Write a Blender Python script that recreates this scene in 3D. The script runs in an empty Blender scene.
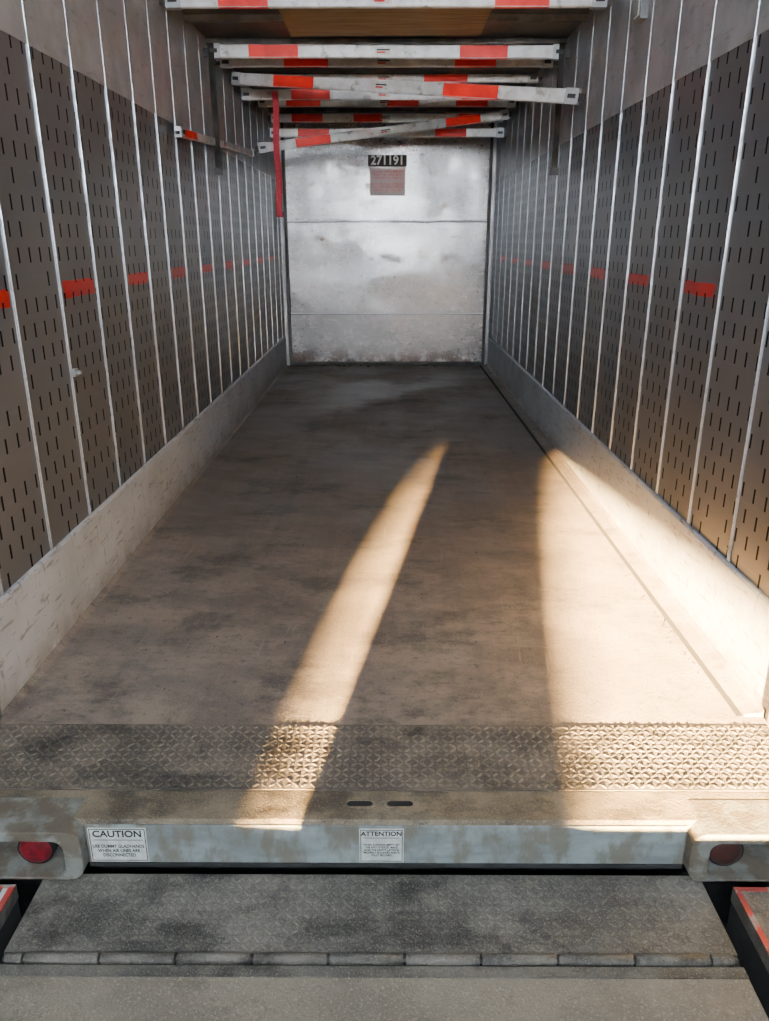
import bpy, bmesh, math, random
from mathutils import Vector, Matrix
random.seed(7)
S = bpy.context.scene
COL = S.collection

# ---------------------------------------------------------------- node helpers
def new_mat(name):
    m = bpy.data.materials.new(name); m.use_nodes = True
    nt = m.node_tree; nt.nodes.clear()
    out = nt.nodes.new('ShaderNodeOutputMaterial')
    b = nt.nodes.new('ShaderNodeBsdfPrincipled')
    nt.links.new(b.outputs[0], out.inputs[0])
    return m, nt, b
def sset(nt, sock, v):
    if isinstance(v, bpy.types.NodeSocket): nt.links.new(v, sock)
    else: sock.default_value = v
def M(nt, op, a, b=0.0, c=0.0):
    n = nt.nodes.new('ShaderNodeMath'); n.operation = op
    sset(nt, n.inputs[0], a); sset(nt, n.inputs[1], b); sset(nt, n.inputs[2], c)
    return n.outputs[0]
def col4(c): return c if isinstance(c, bpy.types.NodeSocket) else (c[0], c[1], c[2], 1)
def MIX(nt, f, a, b):
    n = nt.nodes.new('ShaderNodeMix'); n.data_type = 'RGBA'
    sset(nt, n.inputs[0], f); sset(nt, n.inputs[6], col4(a)); sset(nt, n.inputs[7], col4(b))
    return n.outputs[2]
def coords(nt, scale=(1,1,1), rot=0.0):
    t = nt.nodes.new('ShaderNodeTexCoord'); mp = nt.nodes.new('ShaderNodeMapping')
    mp.inputs['Scale'].default_value = scale
    if rot: 
        m0 = nt.nodes.new('ShaderNodeMapping'); m0.inputs['Rotation'].default_value=(0,0,rot)
        nt.links.new(t.outputs['Object'], m0.inputs[0]); nt.links.new(m0.outputs[0], mp.inputs[0])
    else: nt.links.new(t.outputs['Object'], mp.inputs[0])
    return mp.outputs[0]
def NOISE(nt, scale=(1,1,1), s=5, d=6, r=0.6, lo=0.35, hi=0.65, rot=0.0, dist=0.0):
    n = nt.nodes.new('ShaderNodeTexNoise')
    nt.links.new(coords(nt, scale, rot), n.inputs['Vector'])
    n.inputs['Scale'].default_value = s; n.inputs['Detail'].default_value = d
    n.inputs['Roughness'].default_value = r; n.inputs['Distortion'].default_value = dist
    mr = nt.nodes.new('ShaderNodeMapRange'); mr.interpolation_type = 'SMOOTHSTEP'
    nt.links.new(n.outputs['Fac'], mr.inputs[0])
    mr.inputs[1].default_value = lo; mr.inputs[2].default_value = hi
    return mr.outputs[0]
def XYZ(nt):
    n = nt.nodes.new('ShaderNodeSeparateXYZ'); nt.links.new(coords(nt), n.inputs[0]); return n.outputs
def RANGE(nt, v, lo, hi, a=0.0, b=1.0):
    mr = nt.nodes.new('ShaderNodeMapRange'); mr.interpolation_type = 'SMOOTHSTEP'
    sset(nt, mr.inputs[0], v)
    for i, q in zip((1,2,3,4), (lo,hi,a,b)): mr.inputs[i].default_value = q
    return mr.outputs[0]
def BUMP(nt, b, h, dist=0.003, strength=1.0):
    n = nt.nodes.new('ShaderNodeBump'); n.inputs['Distance'].default_value = dist
    n.inputs['Strength'].default_value = strength
    nt.links.new(h, n.inputs['Height']); nt.links.new(n.outputs[0], b.inputs['Normal'])
def simple(name, c1, c2=None, rough=0.5, metal=0.0, s=8, scale=(1,1,1), bump=0.0, lo=.35, hi=.65, c3=None, s3=30, scale3=(1,1,1), lo3=.55, hi3=.7, k3=1.0):
    m, nt, b = new_mat(name)
    f = NOISE(nt, scale, s, lo=lo, hi=hi)
    c = MIX(nt, f, c1, c2 or tuple(x*0.8 for x in c1))
    if c3:
        g = NOISE(nt, scale3, s3, lo=lo3, hi=hi3)
        c = MIX(nt, M(nt,'MULTIPLY',g,k3), c, c3)
    nt.links.new(c, b.inputs['Base Color'])
    nt.links.new(RANGE(nt, f, 0, 1, rough, min(1, rough+0.15)), b.inputs['Roughness'])
    b.inputs['Metallic'].default_value = metal
    if bump: BUMP(nt, b, NOISE(nt, (1,1,1), 90, lo=.2, hi=.8), bump)
    return m

# ---------------------------------------------------------------- materials
def panel_mat(name, base, base2, holes=True):
    m, nt, b = new_mat(name)
    x, y, z = XYZ(nt)
    RP, CP = 0.088, 0.088
    rz = M(nt,'DIVIDE', z, RP); row = M(nt,'FLOOR', rz); fz = M(nt,'FRACT', rz)
    off = M(nt,'MULTIPLY', M(nt,'FRACT', M(nt,'MULTIPLY', row, 0.5)), 1.0)
    ry = M(nt,'ADD', M(nt,'DIVIDE', y, CP), off); fy = M(nt,'FRACT', ry)
    a = M(nt,'LESS_THAN', M(nt,'ABSOLUTE', M(nt,'SUBTRACT', fz, .5)), .30)
    c = M(nt,'LESS_THAN', M(nt,'ABSOLUTE', M(nt,'SUBTRACT', fy, .5)), .075)
    slot = M(nt,'MULTIPLY', a, c)
    wn = nt.nodes.new('ShaderNodeTexWhiteNoise'); wn.noise_dimensions = '2D'
    cb = nt.nodes.new('ShaderNodeCombineXYZ')
    nt.links.new(row, cb.inputs[0]); nt.links.new(M(nt,'FLOOR', ry), cb.inputs[1])
    nt.links.new(cb.outputs[0], wn.inputs['Vector'])
    keep = M(nt,'GREATER_THAN', wn.outputs['Value'], .12)
    slot = M(nt,'MULTIPLY', slot, keep)
    f = NOISE(nt, (1,1,1), 1.5, d=3, lo=.3, hi=.7)
    base_c = MIX(nt, f, base, base2)
    g = NOISE(nt, (1,1,14), 5, d=3, lo=.58, hi=.72)
    base_c = MIX(nt, M(nt,'MULTIPLY', g, .10), base_c, (.33,.33,.34))
    nt.links.new(MIX(nt, slot, base_c, (.004,.004,.004)), b.inputs['Base Color'])
    b.inputs['Roughness'].default_value = .30
    b.inputs['Metallic'].default_value = 0.35
    nt.links.new(M(nt,'MULTIPLY', M(nt,'SUBTRACT',1.0,slot), .7), b.inputs['Specular IOR Level'])
    BUMP(nt, b, M(nt,'SUBTRACT', NOISE(nt,(1,1,1),2.5,d=1,lo=0,hi=1), slot), .003, .6)
    return m
PANEL = panel_mat('perforated_panel_grey', (.135,.142,.158), (.112,.118,.132))
REDTAPE = panel_mat('red_paint_mark', (.66,.02,.012), (.42,.015,.01))

def floor_mat(name='dusty_floor'):
    m, nt, b = new_mat(name)
    x, y, z = XYZ(nt)
    big = NOISE(nt,(1,.8,1),1.3,d=9,r=.6,lo=.35,hi=.65)
    c = MIX(nt, big, (.135,.105,.09), (.19,.152,.127))
    s1 = NOISE(nt,(1,3,1),1.8,d=12,r=.72,lo=.46,hi=.62,rot=.35)
    c = MIX(nt, M(nt,'MULTIPLY',s1,.40), c, (.27,.215,.17))
    ls = NOISE(nt,(7,.5,1),2.0,d=10,r=.65,lo=.45,hi=.7)
    c = MIX(nt, M(nt,'MULTIPLY',ls,.35), c, (.08,.067,.06))
    near = RANGE(nt, y, 1.9, 5.0, 1, 0)
    dn = M(nt,'MULTIPLY', near, NOISE(nt,(1,1.3,1),2.3,d=12,r=.72,lo=.44,hi=.60))
    c = MIX(nt, M(nt,'MULTIPLY',dn,.65), c, (.32,.26,.20))
    pat = NOISE(nt,(1,1.5,1),1.9,d=15,r=.76,lo=.50,hi=.62)
    c = MIX(nt, M(nt,'MULTIPLY',pat,.58), c, (.036,.033,.033))
    sp = NOISE(nt,(1,1.3,1),26,d=6,r=.7,lo=.54,hi=.67)
    c = MIX(nt, M(nt,'MULTIPLY',sp,.5), c, (.055,.047,.044))
    grit = NOISE(nt,(1,1,1),150,d=3,r=.7,lo=.55,hi=.70)
    c = MIX(nt, M(nt,'MULTIPLY',grit,.55), c, (.38,.315,.25))
    scr = NOISE(nt,(1,20,1),2.4,d=6,lo=.655,hi=.685,rot=.1)
    c = MIX(nt, M(nt,'MULTIPLY',scr,.25), c, (.32,.28,.24))
    scr2 = NOISE(nt,(20,1,1),2.4,d=6,lo=.64,hi=.68,rot=.1)
    c = MIX(nt, M(nt,'MULTIPLY',scr2,.4), c, (.30,.25,.21))
    nt.links.new(c, b.inputs['Base Color'])
    nt.links.new(RANGE(nt, M(nt,'ADD',near,big),0,1.6,.36,.85), b.inputs['Roughness'])
    h = M(nt,'ADD', NOISE(nt,(1,1,1),80,d=8,r=.78,lo=.2,hi=.8), M(nt,'MULTIPLY',NOISE(nt,(1,1,1),5,lo=0,hi=1),1.2))
    BUMP(nt, b, h, .0036, .95)
    return m
FLOOR = floor_mat()
def tread_mat(name, dark, mid, light, ds=7, dlo=.52, dhi=.62, gk=.6, rough=(.8,.45), metal=.1):
    m, nt, b = new_mat(name)
    f = NOISE(nt,(1,1,1),4.5,d=9,r=.7,lo=.38,hi=.60)
    c = MIX(nt, f, mid, light)
    g = NOISE(nt,(1,1.5,1),ds,d=11,r=.78,lo=dlo,hi=dhi)
    c = MIX(nt, M(nt,'MULTIPLY',g,.85), c, dark)
    k = NOISE(nt,(1,1,1),190,d=4,r=.7,lo=.53,hi=.68)
    c = MIX(nt, M(nt,'MULTIPLY',k,gk), c, tuple(min(1,q*1.7) for q in light))
    nt.links.new(c, b.inputs['Base Color'])
    nt.links.new(RANGE(nt,g,0,1,*rough), b.inputs['Roughness'])
    b.inputs['Metallic'].default_value=metal
    BUMP(nt,b,NOISE(nt,(1,1,1),110,d=6,r=.7,lo=.2,hi=.8),.003,.9)
    return m
TREAD = tread_mat('tread_plate_dusty',(.03,.028,.026),(.085,.071,.057),(.165,.135,.105),ds=4,dlo=.48,dhi=.60)
TREADT = tread_mat('tread_bar_worn',(.04,.037,.034),(.135,.113,.088),(.205,.168,.13),ds=4,dlo=.48,dhi=.60,gk=.5,rough=(.6,.35),metal=.2)
LIP = tread_mat('leveler_steel_dusty',(.022,.021,.020),(.10,.094,.082),(.17,.155,.13),ds=3,dlo=.46,dhi=.60,gk=.85)
LIPT = tread_mat('leveler_tread_worn',(.03,.029,.027),(.12,.11,.096),(.20,.182,.152),ds=3,dlo=.46,dhi=.60,gk=.7,rough=(.65,.4))
PLAT = tread_mat('leveler_deck_dusty',(.075,.066,.052),(.21,.18,.14),(.275,.235,.18),ds=4,dlo=.52,dhi=.68,gk=.7)
SILLTOP = tread_mat('sill_dusty',(.04,.035,.028),(.15,.12,.083),(.225,.184,.128),ds=5,dlo=.47,dhi=.60)

def scuff_mat():
    m, nt, b = new_mat('scuff_plate_white')
    x,y,z = XYZ(nt)
    f = NOISE(nt,(1,1,1),3,lo=.35,hi=.7)
    c = MIX(nt,f,(.52,.54,.58),(.40,.415,.44))
    s1 = NOISE(nt,(1,2.5,18),3.5,d=8,lo=.58,hi=.64)
    c = MIX(nt,M(nt,'MULTIPLY',s1,.6),c,(.12,.11,.11))
    s2 = NOISE(nt,(1,14,3),3.5,d=6,lo=.61,hi=.66)
    c = MIX(nt,M(nt,'MULTIPLY',s2,.6),c,(.10,.095,.095))
    dirt = M(nt,'MULTIPLY',RANGE(nt,z,0,.16,1,0),NOISE(nt,(1,1,1),7,d=8,lo=.3,hi=.6))
    c = MIX(nt,M(nt,'MULTIPLY',dirt,.65),c,(.20,.17,.14))
    nt.links.new(c,b.inputs['Base Color']); b.inputs['Roughness'].default_value=.38
    b.inputs['Metallic'].default_value=.15
    BUMP(nt,b,NOISE(nt,(1,1,2),4,lo=0,hi=1),.01,.5)
    return m
SCUFF = scuff_mat()
def backwall_mat():
    m, nt, b = new_mat('back_wall_painted_metal')
    x,y,z = XYZ(nt)
    f = NOISE(nt,(1,1,1.5),1.4,d=6,r=.6,lo=.35,hi=.65)
    c = MIX(nt,f,(.44,.43,.425),(.31,.302,.30))
    s0 = NOISE(nt,(1.2,1,1.8),3.2,d=15,r=.82,lo=.53,hi=.60)
    c = MIX(nt,M(nt,'MULTIPLY',s0,.5),c,(.19,.17,.155))
    s1 = NOISE(nt,(2,1,5),6,d=8,r=.7,lo=.595,hi=.62)
    c = MIX(nt,M(nt,'MULTIPLY',s1,.9),c,(.10,.05,.03))
    s2 = NOISE(nt,(12,1,2.5),5,d=8,r=.7,lo=.59,hi=.63)
    c = MIX(nt,M(nt,'MULTIPLY',s2,.7),c,(.80,.80,.79))
    s3 = NOISE(nt,(1.5,1,10),5,d=8,r=.7,lo=.60,hi=.64)
    c = MIX(nt,M(nt,'MULTIPLY',s3,.7),c,(.75,.75,.74))
    dirt = M(nt,'MULTIPLY',RANGE(nt,z,0,.35,1,0),NOISE(nt,(1,1,1),6,d=8,r=.7,lo=.42,hi=.55))
    c = MIX(nt,M(nt,'MULTIPLY',dirt,.9),c,(.09,.05,.03))
    nt.links.new(c,b.inputs['Base Color'])
    nt.links.new(RANGE(nt,s0,0,1,.27,.5),b.inputs['Roughness'])
    b.inputs['Metallic'].default_value=.42
    BUMP(nt,b,NOISE(nt,(1,1,1),2.2,d=1,lo=0,hi=1),.028,.55)
    return m
BACK = backwall_mat()
ALU = simple('brushed_aluminium',(.49,.505,.53),(.37,.38,.40),rough=.30,metal=.35,s=3,scale=(1,1,1),c3=(.2,.19,.18),s3=5,scale3=(1,2,9),k3=.5)
STRIP = simple('batten_aluminium',(.42,.435,.46),(.32,.33,.345),rough=.3,metal=.6,s=20)
RIVET = simple('rivet_steel',(.25,.25,.25),rough=.4,metal=.8)
CEIL = simple('roof_sheet_dark',(.10,.094,.086),(.06,.057,.054),rough=.45,metal=.3,s=2)
BOW = simple('roof_bow_steel',(.14,.13,.12),(.08,.08,.08),rough=.5,metal=.4)
PLY = simple('plywood',(.30,.22,.14),(.23,.165,.105),rough=.7,s=3,scale=(1,12,1))
WHITE = simple('load_bar_white',(.68,.68,.68),(.50,.50,.49),rough=.35,metal=.2,s=9,c3=(.22,.20,.18),s3=12,lo3=.57,hi3=.66,k3=.7)
RED = simple('reflective_red',(.85,.02,.012),(.70,.02,.012),rough=.35,s=9)
DARK = simple('dark_steel',(.05,.05,.052),(.03,.03,.03),rough=.5,metal=.5)
BLACK = simple('black_rubber',(.012,.012,.012),(.008,.008,.008),rough=.8)
STRAPRED = simple('strap_dark_red',(.36,.015,.035),(.26,.012,.025),rough=.7,s=60)
POST = simple('post_blue_grey',(.22,.24,.26),(.13,.14,.15),rough=.45,metal=.3,s=5)
SILLF = simple('sill_face_paint',(.25,.29,.29),(.16,.18,.18),rough=.45,s=4,scale=(1,1,3),c3=(.13,.105,.07),s3=7,scale3=(2,1,1),lo3=.43,hi3=.60,k3=.75)
HOUS = simple('lamp_housing_dirty',(.20,.21,.19),(.12,.115,.10),rough=.55,s=9,c3=(.10,.075,.05),s3=14,lo3=.43,hi3=.56,k3=.8,bump=.001)
LABEL = simple('label_white',(.56,.58,.55),(.42,.43,.40),rough=.5,s=30)
FADE = simple('faded_decal',(.62,.52,.50),(.56,.46,.44),rough=.6)
INK = simple('ink_black',(.012,.012,.012),(.018,.018,.018),rough=.9)
INKRED = simple('ink_red',(.62,.015,.015),(.54,.02,.02),rough=.7)
INKW = simple('ink_pale',(.6,.6,.55),rough=.6)
def lens(name,a,b_):
    m,nt,b = new_mat(name); nt.links.new(MIX(nt,NOISE(nt,(1,1,1),40),a,b_),b.inputs['Base Color']); b.inputs['Roughness'].default_value=.4
    return m
LENS = lens('red_lens',(.22,.006,.018),(.10,.008,.012)); LENSD = lens('dirty_red_lens',(.05,.012,.012),(.04,.025,.02))
CONC = simple('concrete_dock',(.25,.24,.22),(.18,.17,.16),rough=.85,s=3,bump=.002)
BLOCKER = simple('warehouse_wall_paint',(.08,.08,.08),(.06,.06,.06),rough=.8)  # dark finish used only on the unseen sun blockers
PIT = simple('pit_dark',(.02,.02,.02),(.012,.012,.012),rough=.9)
REDP = simple('worn_red_paint',(.50,.04,.03),(.30,.05,.04),rough=.55,s=10,c3=(.3,.26,.22),s3=18,lo3=.52,hi3=.60)

# ---------------------------------------------------------------- mesh helpers
class MB:
    def __init__(s): s.bm = bmesh.new(); s.mats=[]
    def mi(s, mat):
        if mat not in s.mats: s.mats.append(mat)
        return s.mats.index(mat)
    def box(s, x0,x1,y0,y1,z0,z1, mat, mtx=None):
        vs=[s.bm.verts.new(Vector(p)) for p in [(x0,y0,z0),(x1,y0,z0),(x1,y1,z0),(x0,y1,z0),(x0,y0,z1),(x1,y0,z1),(x1,y1,z1),(x0,y1,z1)]]
        if mtx is not None:
            for v in vs: v.co = mtx @ v.co
        k=s.mi(mat)
        for f in [(0,3,2,1),(4,5,6,7),(0,1,5,4),(1,2,6,5),(2,3,7,6),(3,0,4,7)]:
            fc=s.bm.faces.new([vs[i] for i in f]); fc.material_index=k
    def prism(s, pts, axis, a, b, mat, mtx=None):
        def P(u,v,w):
            return Vector({'x':(w,u,v),'y':(u,w,v),'z':(u,v,w)}[axis])
        A=[s.bm.verts.new(P(u,v,a)) for u,v in pts]; B=[s.bm.verts.new(P(u,v,b)) for u,v in pts]
        if mtx is not None:
            for v in A+B: v.co = mtx @ v.co
        k=s.mi(mat); n=len(pts); fs=[]
        fs.append(s.bm.faces.new(A)); fs.append(s.bm.faces.new(B[::-1]))
        for i in range(n): fs.append(s.bm.faces.new([A[i],B[i],B[(i+1)%n],A[(i+1)%n]]))
        for f in fs: f.material_index=k
    def ring(s, outer, inner, axis, a, b, mat):
        def P(u,v,w):
            return Vector({'x':(w,u,v),'y':(u,w,v),'z':(u,v,w)}[axis])
        k=s.mi(mat); n=len(outer)
        L=[[s.bm.verts.new(P(u,v,w)) for u,v in pts] for pts,w in ((outer,a),(inner,a),(inner,b),(outer,b))]
        for q in range(4):
            X=L[q]; Y=L[(q+1)%4]
            for i in range(n):
                f=s.bm.faces.new([X[i],X[(i+1)%n],Y[(i+1)%n],Y[i]]); f.material_index=k
    def dome(s, c, r, h, axisvec, mat, seg=8, rings=2):
        ax=Vector(axisvec).normalized(); q=ax.to_track_quat('Z','Y').to_matrix()
        k=s.mi(mat); prev=None
        for j in range(rings+1):
            t=j/(rings)*math.pi/2
            if j==rings:
                top=s.bm.verts.new(Vector(c)+ax*h)
                for i in range(seg):
                    f=s.bm.faces.new([prev[i],prev[(i+1)%seg],top]); f.material_index=k; f.smooth=True
            else:
                cur=[s.bm.verts.new(Vector(c)+q@Vector((r*math.cos(t)*math.cos(2*math.pi*i/seg),r*math.cos(t)*math.sin(2*math.pi*i/seg),h*math.sin(t)))) for i in range(seg)]
                if prev:
                    for i in range(seg):
                        f=s.bm.faces.new([prev[i],prev[(i+1)%seg],cur[(i+1)%seg],cur[i]]); f.material_index=k; f.smooth=True
                prev=cur
    def cyl(s, p0,p1,r,mat,seg=16):
        p0=Vector(p0);p1=Vector(p1);q=(p1-p0).to_track_quat('Z','Y').to_matrix();k=s.mi(mat)
        R=[[s.bm.verts.new(p+q@Vector((r*math.cos(2*math.pi*i/seg),r*math.sin(2*math.pi*i/seg),0))) for i in range(seg)] for p in (p0,p1)]
        for i in range(seg):
            f=s.bm.faces.new([R[0][i],R[0][(i+1)%seg],R[1][(i+1)%seg],R[1][i]]); f.material_index=k; f.smooth=True
        for R_ in (R[0][::-1],R[1]):
            f=s.bm.faces.new(R_); f.material_index=k
    def lozenge(s, cx,cy,z,L,W,H,ang,mat):
        k=s.mi(mat); ca,sa=math.cos(ang),math.sin(ang)
        base=[(-L/2,0),(-L/4,-W/2),(L/4,-W/2),(L/2,0),(L/4,W/2),(-L/4,W/2)]
        top=[(-L/3,0),(-L/5,-W/4),(L/5,-W/4),(L/3,0),(L/5,W/4),(-L/5,W/4)]
        B=[s.bm.verts.new((cx+u*ca-v*sa,cy+u*sa+v*ca,z)) for u,v in base]
        T=[s.bm.verts.new((cx+u*ca-v*sa,cy+u*sa+v*ca,z+H)) for u,v in top]
        for i in range(6):
            fc=s.bm.faces.new([B[i],B[(i+1)%6],T[(i+1)%6],T[i]]); fc.material_index=k; fc.smooth=True
        fc=s.bm.faces.new(T); fc.material_index=k; fc.smooth=True
    def treads(s,x0,x1,y0,y1,z,mat,p=.024,L=.028,W=.009,H=.003):
        ny=int((y1-y0)/p); nx=int((x1-x0)/p)
        for j in range(ny):
            for i in range(nx):
                h=H*random.uniform(.45,1.1)
                s.lozenge(x0+(i+.5)*p+random.uniform(-.0008,.0008),y0+(j+.5)*p,z,L*random.uniform(.88,1.05),W*random.uniform(.75,1.1),h,math.radians(45 if (i+j)%2 else -45),mat)
    def done(s,name,parent=None,bevel=0,recalc=True):
        if recalc: bmesh.ops.recalc_face_normals(s.bm,faces=s.bm.faces)
        me=bpy.data.meshes.new(name); s.bm.to_mesh(me); s.bm.free()
        for m in s.mats: me.materials.append(m)
        o=bpy.data.objects.new(name,me); COL.objects.link(o)
        if parent: o.parent=parent
        if bevel:
            b=o.modifiers.new('bevel','BEVEL'); b.width=bevel; b.segments=2; b.limit_method='ANGLE'
        return o
def empty(name,loc=(0,0,0)):
    e=bpy.data.objects.new(name,None); e.empty_display_size=.1; COL.objects.link(e); e.location=loc; return e
def rrect(x0,x1,z0,z1,r,n=5):
    pts=[]
    for cx,cz,a0 in ((x1-r,z1-r,0),(x0+r,z1-r,90),(x0+r,z0+r,180),(x1-r,z0+r,270)):
        for i in range(n+1):
            a=math.radians(a0+90*i/n); pts.append((cx+r*math.cos(a),cz+r*math.sin(a)))
    return pts
def text(name,body,loc,size,mat,parent,sx=1,align='CENTER',rot=(math.pi/2,0,0),off=0):
    c=bpy.data.curves.new(name,'FONT'); c.body=body; c.size=size; c.align_x=align; c.align_y='CENTER'; c.extrude=.0003; c.offset=off
    c.materials.append(mat); o=bpy.data.objects.new(name,c); COL.objects.link(o)
    o.location=loc; o.rotation_euler=rot; o.scale=(sx,1,1); o.parent=parent; return o

XL,XR=-1.305,1.275
Y0,Y1=1.705,9.93
YW=2.2
H=2.86
PZ=-.167      # dock level

# ---------------------------------------------------------------- shell
b=MB(); b.box(XL,XR,2.153,Y1,-.12,0,FLOOR); b.done('floor')
b=MB(); b.box(XL-.08,XR+.08,Y0,Y1+.1,H,H+.06,CEIL)
y=2.0
while y<Y1-.1:
    b.box(XL,XR,y,y+.045,H-.035,H,BOW); y+=.61
b.done('ceiling')
b=MB(); b.box(-.66,.62,5.26,5.98,H-.05,H-.036,PLY); b.done('plywood_roof_patch')

ZP0,ZP1=.37,2.16
for side,X,sg in (('left',XL,-1),('right',XR,1)):
    b=MB()
    def bx(inn,outd,y0,y1,z0,z1,mat):
        xa,xb=X-sg*inn,X+sg*outd
        b.box(min(xa,xb),max(xa,xb),y0,y1,z0,z1,mat)
    bx(0,.06,YW,Y1,ZP0-.02,ZP1+.01,PANEL)
    bx(.004,.06,YW,Y1,ZP1+.01,H,ALU)
    bx(0,.06,YW,Y1,-.1,ZP0-.02,DARK)
    ys=[]; y=2.356 if side=='left' else 2.256
    while y<Y1-.1: ys.append(y); y+=.406
    for i in range(0,len(ys)-1,2):      # red height marks, every second panel
        ya,yb=ys[i]+.03,ys[i+1]-.025
        hh=.030+random.uniform(-.004,.005); e=random.uniform(0,.05)
        pts=[]; n=9
        for j in range(n+1): pts.append((ya+e+(yb-ya-e)*j/n,1.315-hh+random.uniform(-.003,.004)))
        for j in range(n,-1,-1): pts.append((ya+e*.6+(yb-ya-e*.6)*j/n,1.315+hh+random.uniform(-.004,.003)))
        b.prism(pts,'x',X-sg*.0015,X+sg*.001,REDTAPE)
    b.done('wall_'+side)
    b=MB()
    prof=[(X,0),(X-sg*.016,0),(X-sg*.016,ZP0-.012),(X-sg*.010,ZP0),(X,ZP0)]
    b.prism(prof,'y',YW,Y1-.02,SCUFF); b.done('baseboard_'+side)
    b=MB()
    for y in ys:
        w=.0045
        b.prism([(X,y-w-.003),(X-sg*.003,y-w-.003),(X-sg*.004,y-w*.7),(X-sg*.008,y-w*.4),(X-sg*.008,y+w*.4),(X-sg*.004,y+w*.7),(X-sg*.003,y+w+.003),(X,y+w+.003)],'z',ZP0+.002,H-.04,STRIP)
        z=ZP0+.05
        while z<H-.05:
            b.dome((X-sg*.008,y,z),.006,.003,(-sg,0,0),RIVET,seg=8); z+=.102
    b.done('trim_1' if side=='left' else 'trim_2',recalc=True)
# back wall
b=MB()
prev=0
for zt in (.63,1.716,H):
    b.box(XL,XR,Y1,Y1+.05,prev+.006,zt-.006,BACK); prev=zt
b.box(XL,XR,Y1+.012,Y1+.08,0,H,DARK)
for zt in (.63,1.716):
    b.box(XL,XR,Y1-.004,Y1,zt+.006,zt+.02,ALU)
b.box(XL,XR,Y1-.012,Y1,0,.045,DARK)
b.done('wall_back')
b=MB()
for xa,xb,xc,xd in ((XL+.016,XL+.05,XL+.05,XL+.085),(XR-.05,XR-.016,XR-.085,XR-.05)):
    b.box(xa,xb,Y1-.05,Y1-.013,0,H-.04,ALU)
    b.box(xc,xd,Y1-.03,Y1-.013,0,H-.04,DARK)
b.done('trim_3',bevel=.004)
b=MB()
b.prism([(XR-.017,0),(XR-.085,0),(XR-.085,.010),(XR-.03,.016),(XR-.017,.03)],'y',2.205,Y1-.06,FLOOR)
b.prism([(XR-.108,0),(XR-.089,0),(XR-.089,.004),(XR-.108,.002)],'y',2.205,Y1-.06,PIT)
b.done('trim_4')
b=MB()
b.prism([(XL+.017,0),(XL+.04,0),(XL+.017,.015)],'y',2.205,Y1-.06,FLOOR)
b.done('trim_5')
for X,s in ((XL,1),(XR,-1)):
    b=MB(); b.prism([(X-s*.1,Y0+.012),(X+s*.03,Y0+.012),(X+s*.03,2.16),(X+s*.018,YW-.003),(X-s*.1,YW-.003)],'z',.004,H-.045,POST); b.done('rear_door_post',bevel=.004)

# dirt crumbs swept against the base angle and back wall (one object)
b=MB()
for i in range(420):
    if random.random()<.7: x=XR-.10-abs(random.gauss(0,.03)); y=random.uniform(2.3,7.5)
    else: x=random.uniform(XL+.06,XR-.1); y=random.uniform(2.2,5.5)
    r=random.uniform(.0015,.005)
    b.dome((x,y,0),r,r*.6,(random.uniform(-.3,.3),random.uniform(-.3,.3),1),random.choice((SILLTOP,DARK,DARK)),seg=6)
for i in range(30):
    x=random.uniform(-.9,1); y=Y1-.03-abs(random.gauss(0,.09)); r=random.uniform(.008,.025)
    b.dome((x,y,0),r,r*.7,(0,0,1),random.choice((SILLTOP,DARK)),seg=6)
b.done('floor_debris')

# ---------------------------------------------------------------- rear tread plate and sill
b=MB(); b.box(XL+.032,XR-.032,1.836,2.152,-.1,.002,TREAD)
b.treads(XL+.04,XR-.04,1.842,2.148,.002,TREADT,p=.0235,L=.029,W=.0095,H=.003)
b.done('tread_plate',recalc=True)
sill=empty('rear_sill',(0,1.7,0))
def par(o,p):
    o.parent=p; o.matrix_parent_inverse=Matrix.Translation(-p.location); return o
b=MB(); b.prism([(1.705,-.028),(1.705,-.012),(1.716,0),(1.834,0),(1.834,-.028)],'x',XL+.031,XR-.031,SILLTOP)
b.box(-.84,.83,1.706,1.834,-.142,-.029,SILLTOP)
b.box(-1.3,1.3,1.80,1.834,-.16,-.029,PIT)
par(b.done('ledge',bevel=.003),sill)
b=MB(); b.box(-.83,.82,1.700,1.7055,-.136,-.008,SILLF)
b.box(-.83,.82,1.698,1.7055,-.150,-.137,DARK)
par(b.done('face_plate',bevel=.002),sill)
for nm,xa,xb,ia,ib in (('housing_1',-1.40,-.83,-1.25,-.880),('housing_2',.82,1.40,.872,1.25)):
    b=MB()
    b.ring(rrect(xa,xb,-.158,.001,.04),rrect(ia,ib,-.150,-.030,.03),'y',1.66,1.80,HOUS)
    par(b.done(nm,bevel=.003),sill)
for nm,x,m_ in (('tail_lamp',-.975,LENS),('tail_lamp',.935,LENSD)):
    b=MB(); b.cyl((x,1.799,-.092),(x,1.70,-.092),.050,BLACK,24); b.dome((x,1.70,-.092),.045,.012,(0,-1,0),m_,24,5)
    b.done(nm)
b=MB()
for x in (-.078,.036):
    b.ring(rrect(x-.044,x+.044,1.758,1.794,.0179),rrect(x-.037,x+.037,1.764,1.788,.0119),'z',0,.004,SILLTOP)
    b.prism(rrect(x-.0375,x+.0375,1.7635,1.7885,.0122),'z',0.0,.0015,BLACK)
b.done('oval_drain_slots')

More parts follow.
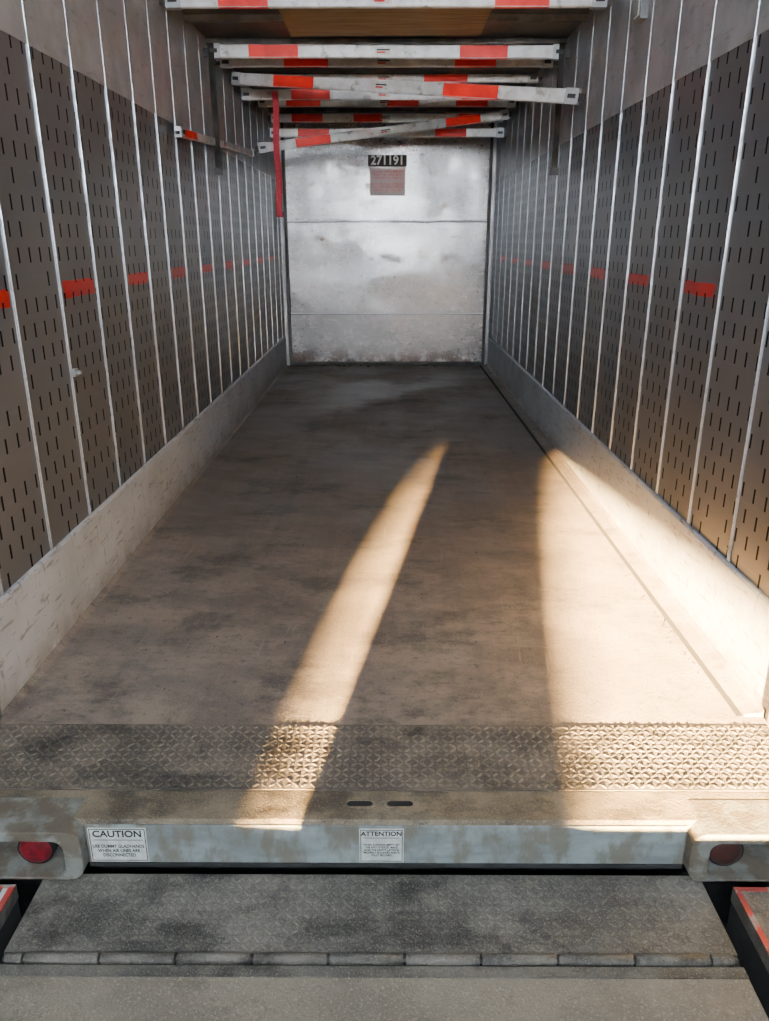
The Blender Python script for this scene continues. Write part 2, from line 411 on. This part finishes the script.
# ---------------------------------------------------------------- labels
def sign(name,x0,x1,z0,z1,y,head,lines,hs,ls,sx=.88):
    e=empty(name,((x0+x1)/2,y,(z0+z1)/2))
    b=MB(); b.box(x0,x1,y-.002,y,z0,z1,LABEL)
    b.ring([(x0+.003,z0+.003),(x1-.003,z0+.003),(x1-.003,z1-.003),(x0+.003,z1-.003)],[(x0+.005,z0+.005),(x1-.005,z0+.005),(x1-.005,z1-.005),(x0+.005,z1-.005)],'y',y-.0025,y-.002,INK)
    par(b.done('plate'),e)
    cx=(x0+x1)/2
    t=text('heading',head,(cx,y-.0028,z1-.008-hs*.4),hs,INK,None,off=.0006); par(t,e)
    b=MB(); b.box(x0+.012,x1-.012,y-.0026,y-.002,z1-.011-hs,z1-.0095-hs,INK); par(b.done('underline'),e)
    t=text('body','\n'.join(lines),(cx,y-.0028,(z0+z1-.009-hs)/2+.0),ls,INK,None,sx=sx,off=.0002); par(t,e)
sign('caution_sign',-.822,-.662,-.130,-.016,1.6995,'CAUTION',['USE DUMMY GLADHANDS','WHEN AIR LINES ARE','DISCONNECTED'],.030,.0150,sx=.80)
sign('attention_sign',-.077,.045,-.130,-.016,1.6995,'ATTENTION',['WHEN RUNNING EMPTY SET','THE PINTLE HOOK. MAKE','SURE THE SAFETY LATCH IS','PROPERLY ENGAGED AND IS','FULLY SECURED'],.020,.0090,sx=.85)
e=empty('trailer_number_sign',(0,Y1,2.4))
b=MB(); b.box(-.24,.22,Y1-.006,Y1,2.33,2.455,INK); par(b.done('plate'),e)
par(text('number','271191',(-.01,Y1-.0075,2.393),.135,INKW,None,sx=.98,off=.003),e)
e=empty('warning_text_sign',(0,Y1,2.2))
b=MB(); b.box(-.22,.20,Y1-.004,Y1,2.01,2.325,FADE); par(b.done('decal'),e)
par(text('body','DO NOT HANG FREIGHT\nFROM THE LOAD BARS\nLOCK BARS IN TRACKS\n\nSTOW ALL BARS AT ROOF\nPOSITION WHEN EMPTY\nINSPECT BEFORE USE',(-.01,Y1-.0055,2.172),.034,INKRED,None),e)

# ---------------------------------------------------------------- load bars
def load_bar(p0,p1,reds,h=.082,w=.042):
    p0=Vector(p0);p1=Vector(p1);d=p1-p0;L=d.length
    xa=d.normalized(); ya=Vector((0,0,1)).cross(xa).normalized(); za=xa.cross(ya)
    R=Matrix((xa,ya,za)).transposed().to_4x4(); T=Matrix.Translation(p0)@R
    b=MB()
    prof=[(-w/2,-h/2+.006),(-w/2+.006,-h/2),(w/2-.006,-h/2),(w/2,-h/2+.006),(w/2,h/2-.006),(w/2-.006,h/2),(-w/2+.006,h/2),(-w/2,h/2-.006)]
    b.prism(prof,'x',.05,L-.05,WHITE,T)
    for a,c in reds:
        b.box(L*a,L*c,-w/2-.0015,w/2+.0015,-h/2+.004,h/2-.004,RED,T)
        b.box(L*a,L*c,-w/2+.006,w/2-.006,-h/2-.0015,-h/2,RED,T)
    for s0,s1 in ((0,1),(L,-1)):
        b.box(min(s0+s1*.035,s0+s1*.12),max(s0+s1*.035,s0+s1*.12),-w/2-.004,w/2+.004,-h/2-.004,h/2+.004,ALU,T)
        b.box(min(s0,s0+s1*.05),max(s0,s0+s1*.05),-w/2+.008,w/2-.008,-h/2+.012,h/2-.022,DARK,T)
        b.box(min(s0+s1*.05,s0+s1*.10),max(s0+s1*.05,s0+s1*.10),-w/2-.012,-w/2-.004,-.012,.012,DARK,T)
    q=.47
    b.box(L*q,L*q+.11,-w/2-.0015,-w/2,-.022,.022,LABEL,T)
    b.box(L*q+.01,L*q+.07,-w/2-.0022,-w/2-.0015,-.012,-.002,INKRED,T)
    b.box(L*q+.01,L*q+.10,-w/2-.0022,-w/2-.0015,.004,.012,INK,T)
    return b.done('load_bar')
AL,AR=XL+.018,XR-.018
load_bar((AL,5.03,2.775),(AR,5.03,2.775),[(.13,.24),(.74,.86)],h=.07)
bar=load_bar((AL,6.10,2.745),(AR,6.10,2.735),[(.125,.26),(.70,.83)])
load_bar((AL,6.52,2.755),(AR,6.52,2.755),[(.20,.33),(.70,.82)],h=.06)
load_bar((AL+.04,6.85,2.71),(1.22,5.38,2.345),[(.155,.285),(.66,.80)])
load_bar((AL,7.12,2.755),(AR,7.12,2.755),[(.10,.2),(.62,.76)],h=.06)
load_bar((AL,7.38,2.68),(AR,7.38,2.68),[(.18,.31),(.75,.87)])
load_bar((AL+.03,7.95,2.317),(AR-.02,8.66,2.71),[(.15,.28),(.73,.87)])
load_bar((AL,8.28,2.76),(AR,8.28,2.76),[(.12,.25),(.5,.62),(.76,.88)])
load_bar((AL,9.15,2.74),(AR,9.15,2.74),[(.10,.23),(.36,.48),(.80,.9)])
load_bar((AL,9.02,2.58),(AR,9.02,2.58),[(.13,.26),(.70,.83)])
load_bar((AL+.03,5.05,2.115),(AL+.03,7.85,2.27),[(.04,.16)],h=.05,w=.034)
# dark tie straps looped over the second bar, hanging down at each wall
for nm,xs in (('tie_strap_1',XL+.075),('tie_strap_2',XR-.075)):
    b=MB()
    b.box(xs-.022,xs+.022,6.072,6.076,2.0,2.79,BLACK); b.box(xs-.022,xs+.022,6.124,6.128,2.66,2.79,BLACK)
    b.box(xs-.022,xs+.022,6.072,6.128,2.786,2.79,BLACK); b.box(xs-.028,xs+.028,6.066,6.082,1.95,2.0,DARK)
    o=b.done(nm); o.parent=bar

b=MB()
pts=[]
for i in range(13):
    z=2.70-i*.08; pts.append((-.965+.006*math.sin(i*.9),7.335+.004*math.sin(i*1.7),z))
for i in range(12):
    (xa,ya,za),(xb,yb,zb)=pts[i],pts[i+1]
    b.prism([(xa-.026,za),(xa+.026,za),(xb+.026,zb),(xb-.026,zb)],'y',ya-.002,ya+.002,STRAPRED)
b.box(-.997,-.933,7.322,7.345,1.70,1.745,STRAPRED)
b.done('cargo_strap')
b=MB(); b.box(XR-.045,XR-.004,4.36,4.47,2.53,2.66,POST); b.box(XR-.052,XR-.045,4.375,4.455,2.545,2.645,LABEL); b.done('wall_light_fitting',bevel=.006)
b=MB(); b.box(XL+.008,XL+.028,3.15,3.185,.975,1.005,STRIP); b.cyl((XL+.028,3.168,.99),(XL+.045,3.168,.99),.008,STRIP); b.done('batten_latch')

# ---------------------------------------------------------------- dock
lev=empty('dock_leveler',(0,1.4,PZ))
LX0,LX1=-.953,.868
b=MB(); b.box(LX0,LX1,1.44,1.692,PZ-.022,PZ-.002,LIP)
b.treads(LX0+.01,LX1-.01,1.445,1.690,PZ-.002,LIPT,p=.024,L=.028,W=.009,H=.0015)
par(b.done('lip'),lev)
b=MB(); x=LX0+.06
b.cyl((LX0+.012,1.426,PZ-.006),(LX0+.052,1.426,PZ-.006),.0125,LIPT,16)
while x<LX1-.03:
    xe=min(x+.188,LX1-.01)
    b.cyl((x,1.426,PZ-.004),(xe-.008,1.426,PZ-.004),.0135,LIPT,16); x=xe
b.cyl((LX0+.005,1.426,PZ-.006),(LX1-.005,1.426,PZ-.006),.007,DARK,12)
b.box(LX0,LX1,1.405,1.445,PZ-.03,PZ-.015,PIT)
par(b.done('hinge'),lev)
b=MB(); b.box(LX0,LX1,-1.2,1.405,PZ-.02,PZ-.004,PLAT)
b.box(LX0,LX1,1.375,1.405,PZ-.03,PZ-.001,LIP)
b.box(LX0,LX1,1.34,1.36,PZ-.13,PZ-.021,DARK)
par(b.done('platform'),lev)
for nm,xa,xb,s in (('dock_edge_plate',-1.75,-1.015,1),('dock_edge_plate',.942,1.7,-1)):
    b=MB(); b.box(xa,xb,.2,1.645,PZ-.04,PZ+.002,LIP)
    ein=xb if s>0 else xa
    b.box(min(ein,ein-s*.016),max(ein,ein-s*.016),.2,1.645,PZ+.002,PZ+.007,REDP)
    b.box(min(ein-s*.016,ein-s*.03),max(ein-s*.016,ein-s*.03),.2,1.645,PZ+.002,PZ+.005,LABEL if s>0 else LIPT)
    b.box(xa,xb,1.633,1.645,PZ+.002,PZ+.006,REDP)
    b.box(min(ein,ein-s*.01),max(ein,ein-s*.01),.2,1.64,PZ-.25,PZ-.04,PIT)
    ta,tb=(xa+.02,xb-.035) if s>0 else (xa+.035,xb-.02)
    b.treads(ta if s<0 else tb-.45,ta+.45 if s<0 else tb,1.0,1.625,PZ+.002,TREADT,p=.026,L=.03,W=.009,H=.003)
    b.done(nm)
b=MB(); b.box(-5,-1.76,-12,1.30,-1.4,PZ-.02,CONC); b.box(1.71,5,-12,1.30,-1.4,PZ-.02,CONC)
b.box(-1.76,1.71,-12,-1.21,-1.4,PZ-.02,CONC); b.box(-1.76,1.71,-1.2,1.2,-1.4,-.6,PIT); b.done('dock_floor')
b=MB(); b.box(-6,6,1.31,12,-1.5,-1.4,PIT); b.done('ground')
b=MB(); b.box(-1.2,1.15,1.84,9.9,-.5,-.18,PIT); b.done('trailer_chassis')
b=MB(); WX0,WX1,WZ0,WZ1=-2.64,-.5,1.78,1.94  # unseen added mask; its slot cuts the sun down to a soft-edged beam
b.box(-8,WX0,-12.3,-12,-1.4,7,BLOCKER); b.box(WX1,8,-12.3,-12,-1.4,7,BLOCKER)
b.box(WX0,WX1,-12.02,-12,-1.4,WZ0,BLOCKER); b.box(WX0,WX1,-12.02,-12,WZ1,7,BLOCKER); b.done('wall_front')
# unseen blockers added behind the camera to shape the sun patches on the floor
b=MB(); b.box(-.590,.024,-.45,-.38,PZ-.003,1.30,BLOCKER); b.box(.032,.12,-.45,-.38,PZ-.003,1.30,BLOCKER)
b.box(.024,.032,-.45,-.38,PZ-.003,.30,BLOCKER)
b.box(-1.3,-.590,-.45,-.38,PZ-.003,.262,BLOCKER); b.box(.12,1.5,-.45,-.38,PZ-.003,.262,BLOCKER); b.done('dock_barrier')  # added low boards dim the sun at the tread and sill
b=MB(); b.box(-1.16,-.765,-6.2,-6.0,PZ-.019,4.0,BLOCKER); b.box(-1.20,-.725,-6.24,-5.96,PZ-.019,.05,CONC); b.done('dock_column')  # added post, out of view, softens the left edge of the right sun patch

# ---------------------------------------------------------------- lights
def light(name,kind,loc,direction,energy,color,**kw):
    l=bpy.data.lights.new(name,kind); l.energy=energy; l.color=color
    for k,v in kw.items(): setattr(l,k,v)
    o=bpy.data.objects.new(name,l); COL.objects.link(o); o.location=loc
    o.rotation_euler=Vector(direction).to_track_quat('-Z','Y').to_euler(); return o
light('low_sun','SUN',(-3,-14,3),(.17,1,-.1228),3000,(1,.61,.22),angle=math.radians(1.7))
light('dock_lamp','AREA',(-.2,-.3,2.75),(0,1,-.55),50,(.82,.91,1),shape='RECTANGLE',size=1.6,size_y=.4)  # added fill above and behind the camera, no fixture there
light('bay_lamp','AREA',(0,-1.4,2.3),(0,1,-.02),270,(.80,.90,1),shape='RECTANGLE',size=2.2,size_y=.5)  # second added fill, lifts the upper walls and cools the warm bounce
light('dock_spot','SPOT',(.1,-1.2,2.2),(0,1,-.10),640,(1,.97,.97),spot_size=math.radians(36),spot_blend=.9,shadow_soft_size=.12)  # added fill aimed inside to brighten the far end wall
w=bpy.data.worlds.new('world'); S.world=w; w.use_nodes=True
w.node_tree.nodes['Background'].inputs[0].default_value=(.7,.8,1,1)
w.node_tree.nodes['Background'].inputs[1].default_value=.15

# ---------------------------------------------------------------- camera
cam=bpy.data.cameras.new('camera'); co=bpy.data.objects.new('camera',cam); COL.objects.link(co)
cam.sensor_fit='HORIZONTAL'; cam.sensor_width=36; cam.lens=36*770/769; cam.clip_start=.05
co.location=(0,0,1.5)
yaw=math.atan(3.5/770); pitch=math.atan(269.5/770)
co.rotation_euler=(math.pi/2-pitch,0,yaw)
S.camera=co
